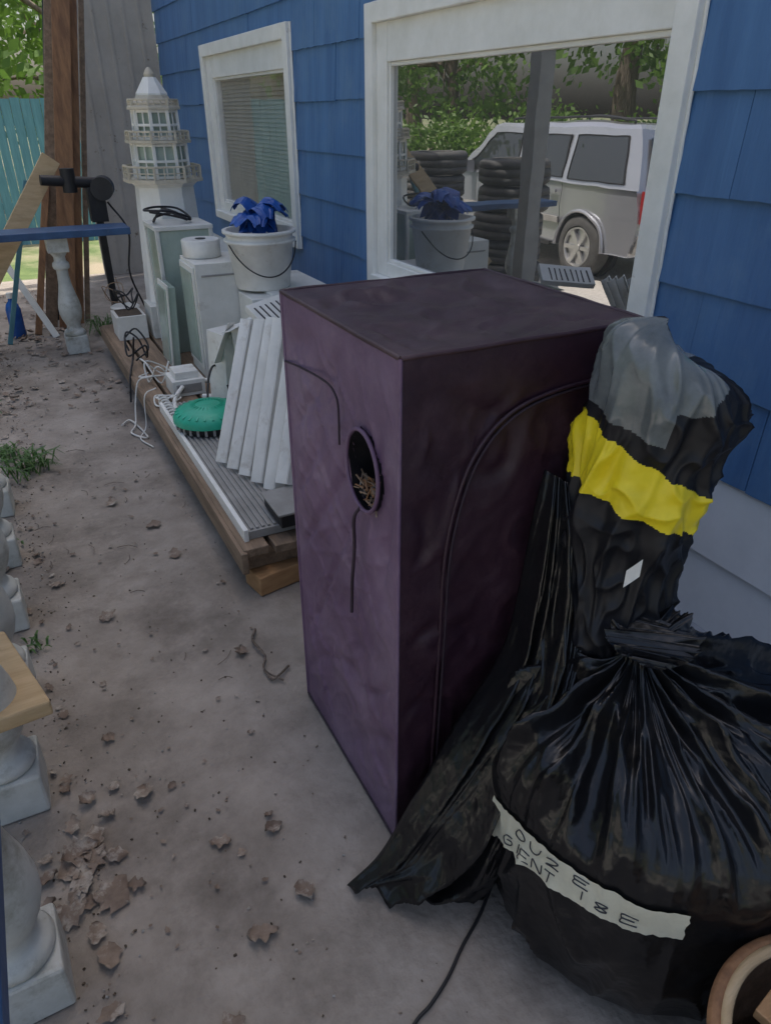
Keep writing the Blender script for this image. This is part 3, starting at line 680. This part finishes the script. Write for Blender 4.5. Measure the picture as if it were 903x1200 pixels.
B=[sp(.06,-.90,1.08),sp(3.85,-.90,1.08),sp(3.85,.90,1.08),sp(.06,.90,1.08)]
T=[sp(.25,-.77,1.70),sp(3.1,-.77,1.70),sp(3.1,.77,1.70),sp(.25,.77,1.70)]
T2=[sp(.35,-.70,1.745),sp(3.0,-.70,1.745),sp(3.0,.70,1.745),sp(.35,.70,1.745)]
sv.rings([B,T,T2],m_silver,False)
for side in(-1,1):
    for q in([(.30,1.14),(1.28,1.14),(1.28,1.62),(.42,1.62)],[(1.40,1.14),(2.25,1.14),(2.25,1.62),(1.40,1.62)],[(2.37,1.14),(3.62,1.14),(3.02,1.62),(2.37,1.62)]):
        vs=[gh(a,b,side,.006) for a,b in q]; f=(0,1,2,3) if side>0 else (3,2,1,0)
        sv.add(vs,[f],m_carglass)
        for a,b in zip(vs,vs[1:]+vs[:1]): sv.beam(a,b,.02,.012,m_black)
    for s0 in(1.34,2.31,3.3):
        sv.beam(sp(s0,side*.932,.42),sp(s0,side*.932,1.08),.004,.008,m_black,(0,1,0))
    for s0 in(1.5,2.5): sv.box(sp(s0,side*.945,.98),(.03,.16,.035),m_silver)
    sv.box(sp(2.55,side*.935,.66),(.03,2.4,.07),m_greyb); sv.box(sp(2.55,side*.90,.36),(.12,2.2,.05),m_black)
    sv.box(sp(3.45,side*1.02,1.17),(.2,.09,.15),m_silver)
    sv.tube([sp(.5,side*.66,1.75),sp(.6,side*.66,1.80),sp(1.7,side*.66,1.80),sp(2.7,side*.66,1.80),sp(2.8,side*.66,1.75)],.014,m_black)
    sv.box(sp(-.02,side*.80,.92),(.2,.06,.34),m_red)
    for c in(rw,fw):
        sv.tube([sp(a,side*.93,b) for a,b in arc(c,.44,16)],.022,m_silver,8,sub=2)
        x0=SX+side*.93; x1=SX+side*.69; yy=SY+c; zz_=.37
        prf=[(x1,.22),(x1,.33),(x1+side*.03,.365),(x0-side*.03,.37),(x0-side*.005,.34),(x0,.25),(x0-side*.02,.24),(x0-side*.05,.23)]
        sv.rings([[Vector((px,yy+r*math.cos(2*math.pi*k/36),zz_+r*math.sin(2*math.pi*k/36))) for k in range(36)] for px,r in prf],m_tire)
        sv.rings([[Vector((px,yy+r*math.cos(2*math.pi*k/36),zz_+r*math.sin(2*math.pi*k/36))) for k in range(36)] for px,r in((x0-side*.051,.235),(x0-side*.01,.235),(x0-side*.012,.215),(x0-side*.047,.205))],m_rim,True)
        for k in range(6):
            a=k*math.pi/3; sv.beam((x0-side*.03,yy,zz_),(x0-side*.025,yy+.21*math.cos(a),zz_+.21*math.sin(a)),.05,.03,m_rim,(1,0,0))
        sv.cyl((x0-side*.05,yy,zz_),(x0-side*.005,yy,zz_),.055,.045,m_rim)
        sv.rings([[Vector((px,yy+.40*math.cos(2*math.pi*k/24),zz_+.40*math.sin(2*math.pi*k/24))) for k in range(24)] for px in(x1-side*.1,x1-side*.02)],m_black)
sv.add([sp(3.83,-.78,1.12),sp(3.83,.78,1.12),sp(3.16,.70,1.66),sp(3.16,-.70,1.66)],[(0,1,2,3)],m_carglass)
sv.add([sp(.03,-.75,1.15),sp(.03,.75,1.15),sp(.20,.68,1.62),sp(.20,-.68,1.62)],[(3,2,1,0)],m_carglass)
sv.box(sp(-.06,0,.52),(1.8,.16,.2),m_greyb); sv.box(sp(5.2,0,.52),(1.8,.16,.22),m_silver); sv.box(sp(5.17,0,.8),(.9,.06,.16),m_black)
for sgn in(-1,1): sv.box(sp(5.13,sgn*.7,.82),(.36,.1,.15),m_rim)
svo=sv.build(.012); svo.location=(-3.9,6.75,G+.004); svo.scale=(1.04,1.04,1.04)

# ---------------------------------------------------------------- trees
def tree_mesh(seed,h,cr,nclump,nleaf,lsize):
    random.seed(seed); t=MB('tree')
    lean=Vector((random.uniform(-.05,.05)*h,random.uniform(-.05,.05)*h,0))
    t.tube([(0,0,-.1),(0.05,0,h*.2),lean*.5+Vector((0,0,h*.45)),lean+Vector((0,0,h*.8))],[h*.03,h*.008],m_bark,12)
    cl=[]
    for k in range(nclump):
        a=random.random()*6.28; e=random.uniform(-.95,1); rr=(random.random()**.45)*cr*math.sqrt(max(.05,1-e*e*.8))
        c=Vector((rr*math.cos(a),rr*math.sin(a),h*.58+e*h*.38)); cl.append(c)
        if k%4==0:
            st_=Vector((0,0,h*random.uniform(.28,.6))); t.tube([st_,st_.lerp(c,.5)+Vector((0,0,.2)),c],[h*.010,h*.002],m_bark,6,sub=3)
    vs=[];fs=[]
    for c in cl:
        s_=cr*random.uniform(.13,.22)
        for k in range(nleaf):
            p=c+Vector((random.gauss(0,s_),random.gauss(0,s_),random.gauss(0,s_*.55)))
            d=Vector((random.gauss(0,1),random.gauss(0,1),random.gauss(0,.6))).normalized(); u=d.orthogonal().normalized(); v=d.cross(u); l=lsize*random.uniform(.6,1.2)
            o=len(vs); vs+=[p-u*l,p-v*l*.5,p+u*l,p+v*l*.5]; fs.append((o,o+1,o+2,o+3))
    t.add(vs,fs,m_leaf)
    return t
tA=tree_mesh(3,11,3.8,60,80,.15).build(); tB=tree_mesh(5,8,3.0,48,80,.13).build(); tC=tree_mesh(11,14,4.6,64,80,.18).build()
def place(o,loc,rz,sc=1):
    o.location=loc; o.rotation_euler=(0,0,rz); o.scale=(sc,)*3
place(tA,(.1,19,G),0); place(tB,(-13,13,G),1); place(tC,(-15,20,G),2)
random.seed(99)
def inst(o,loc,rz,sc):
    q=bpy.data.objects.new('tree',o.data); scene.collection.objects.link(q); place(q,loc,rz,sc)
for (o,x,y,s_) in((tB,2.6,22,.9),(tC,-6,27,1),(tA,3,30,1.1),(tA,-18,15,1),(tB,-11,24,1.1),(tB,-17,9,1),(tA,-22,4,1),(tC,-15,34,1.1),(tA,-4,38,1.2)):
    inst(o,(x,y,G),random.random()*6,s_)
sh=MB('shrub'); random.seed(4); vs=[];fs=[]
for k in range(16):
    c=Vector((random.uniform(-1.2,1.2),random.uniform(-1.2,1.2),random.uniform(.3,1.6)))
    for q in range(140):
        p=c+Vector((random.gauss(0,.35),random.gauss(0,.35),random.gauss(0,.25))); d=Vector((random.gauss(0,1),random.gauss(0,1),random.gauss(0,1))).normalized();u=d.orthogonal().normalized();v=d.cross(u);l=.08
        o=len(vs); vs+=[p-u*l,p-v*l*.5,p+u*l,p+v*l*.5]; fs.append((o,o+1,o+2,o+3))
    sh.tube([(0,0,-.1),c*.5,c],[.03,.01],m_bark,5,sub=2)
sh.add(vs,fs,m_leaf); sho=sh.build(); sho.location=(-10,12,G)
for x,y,s_ in((-11,8.5,1.0),(-9.5,15,1.0),(-8.6,18,1.0),(-13,16,1.2),(-11,20,1.2),(-6,19,1.0)):
    q=bpy.data.objects.new('shrub',sho.data); scene.collection.objects.link(q); place(q,(x,y,G),x,s_)

# ---------------------------------------------------------------- world & sun
sun_dir=Vector((.42,.12,.90)).normalized()
el=math.asin(sun_dir.z); az=math.atan2(sun_dir.x,sun_dir.y)
wd_=bpy.data.worlds.new('World'); scene.world=wd_; wd_.use_nodes=True
nt=wd_.node_tree; bg=nt.nodes['Background']; sky=nt.nodes.new('ShaderNodeTexSky'); sky.sky_type='NISHITA'; sky.sun_disc=False
sky.sun_elevation=el; sky.sun_rotation=az; sky.air_density=1.0; sky.dust_density=6.0
nt.links.new(sky.outputs[0],bg.inputs['Color']); bg.inputs['Strength'].default_value=.27
sl=bpy.data.lights.new('sun','SUN'); sl.energy=5; sl.angle=R(.5); sl.color=(1,.95,.87)
so=bpy.data.objects.new('sun',sl); scene.collection.objects.link(so); so.rotation_euler=sun_dir.to_track_quat('Z','Y').to_euler(); so.location=(0,0,20)
scene.view_settings.view_transform='Standard'; scene.view_settings.look='None'; scene.view_settings.exposure=0
# ---------------------------------------------------------------- camera
cam=bpy.data.cameras.new('camera'); co=bpy.data.objects.new('camera',cam); scene.collection.objects.link(co)
cam.sensor_fit='VERTICAL'; cam.sensor_height=36; cam.lens=25.2; cam.clip_end=1000; cam.clip_start=.02
co.location=(0,0,1.6); co.rotation_euler=(R(90-29.2),0,R(-27)); scene.camera=co
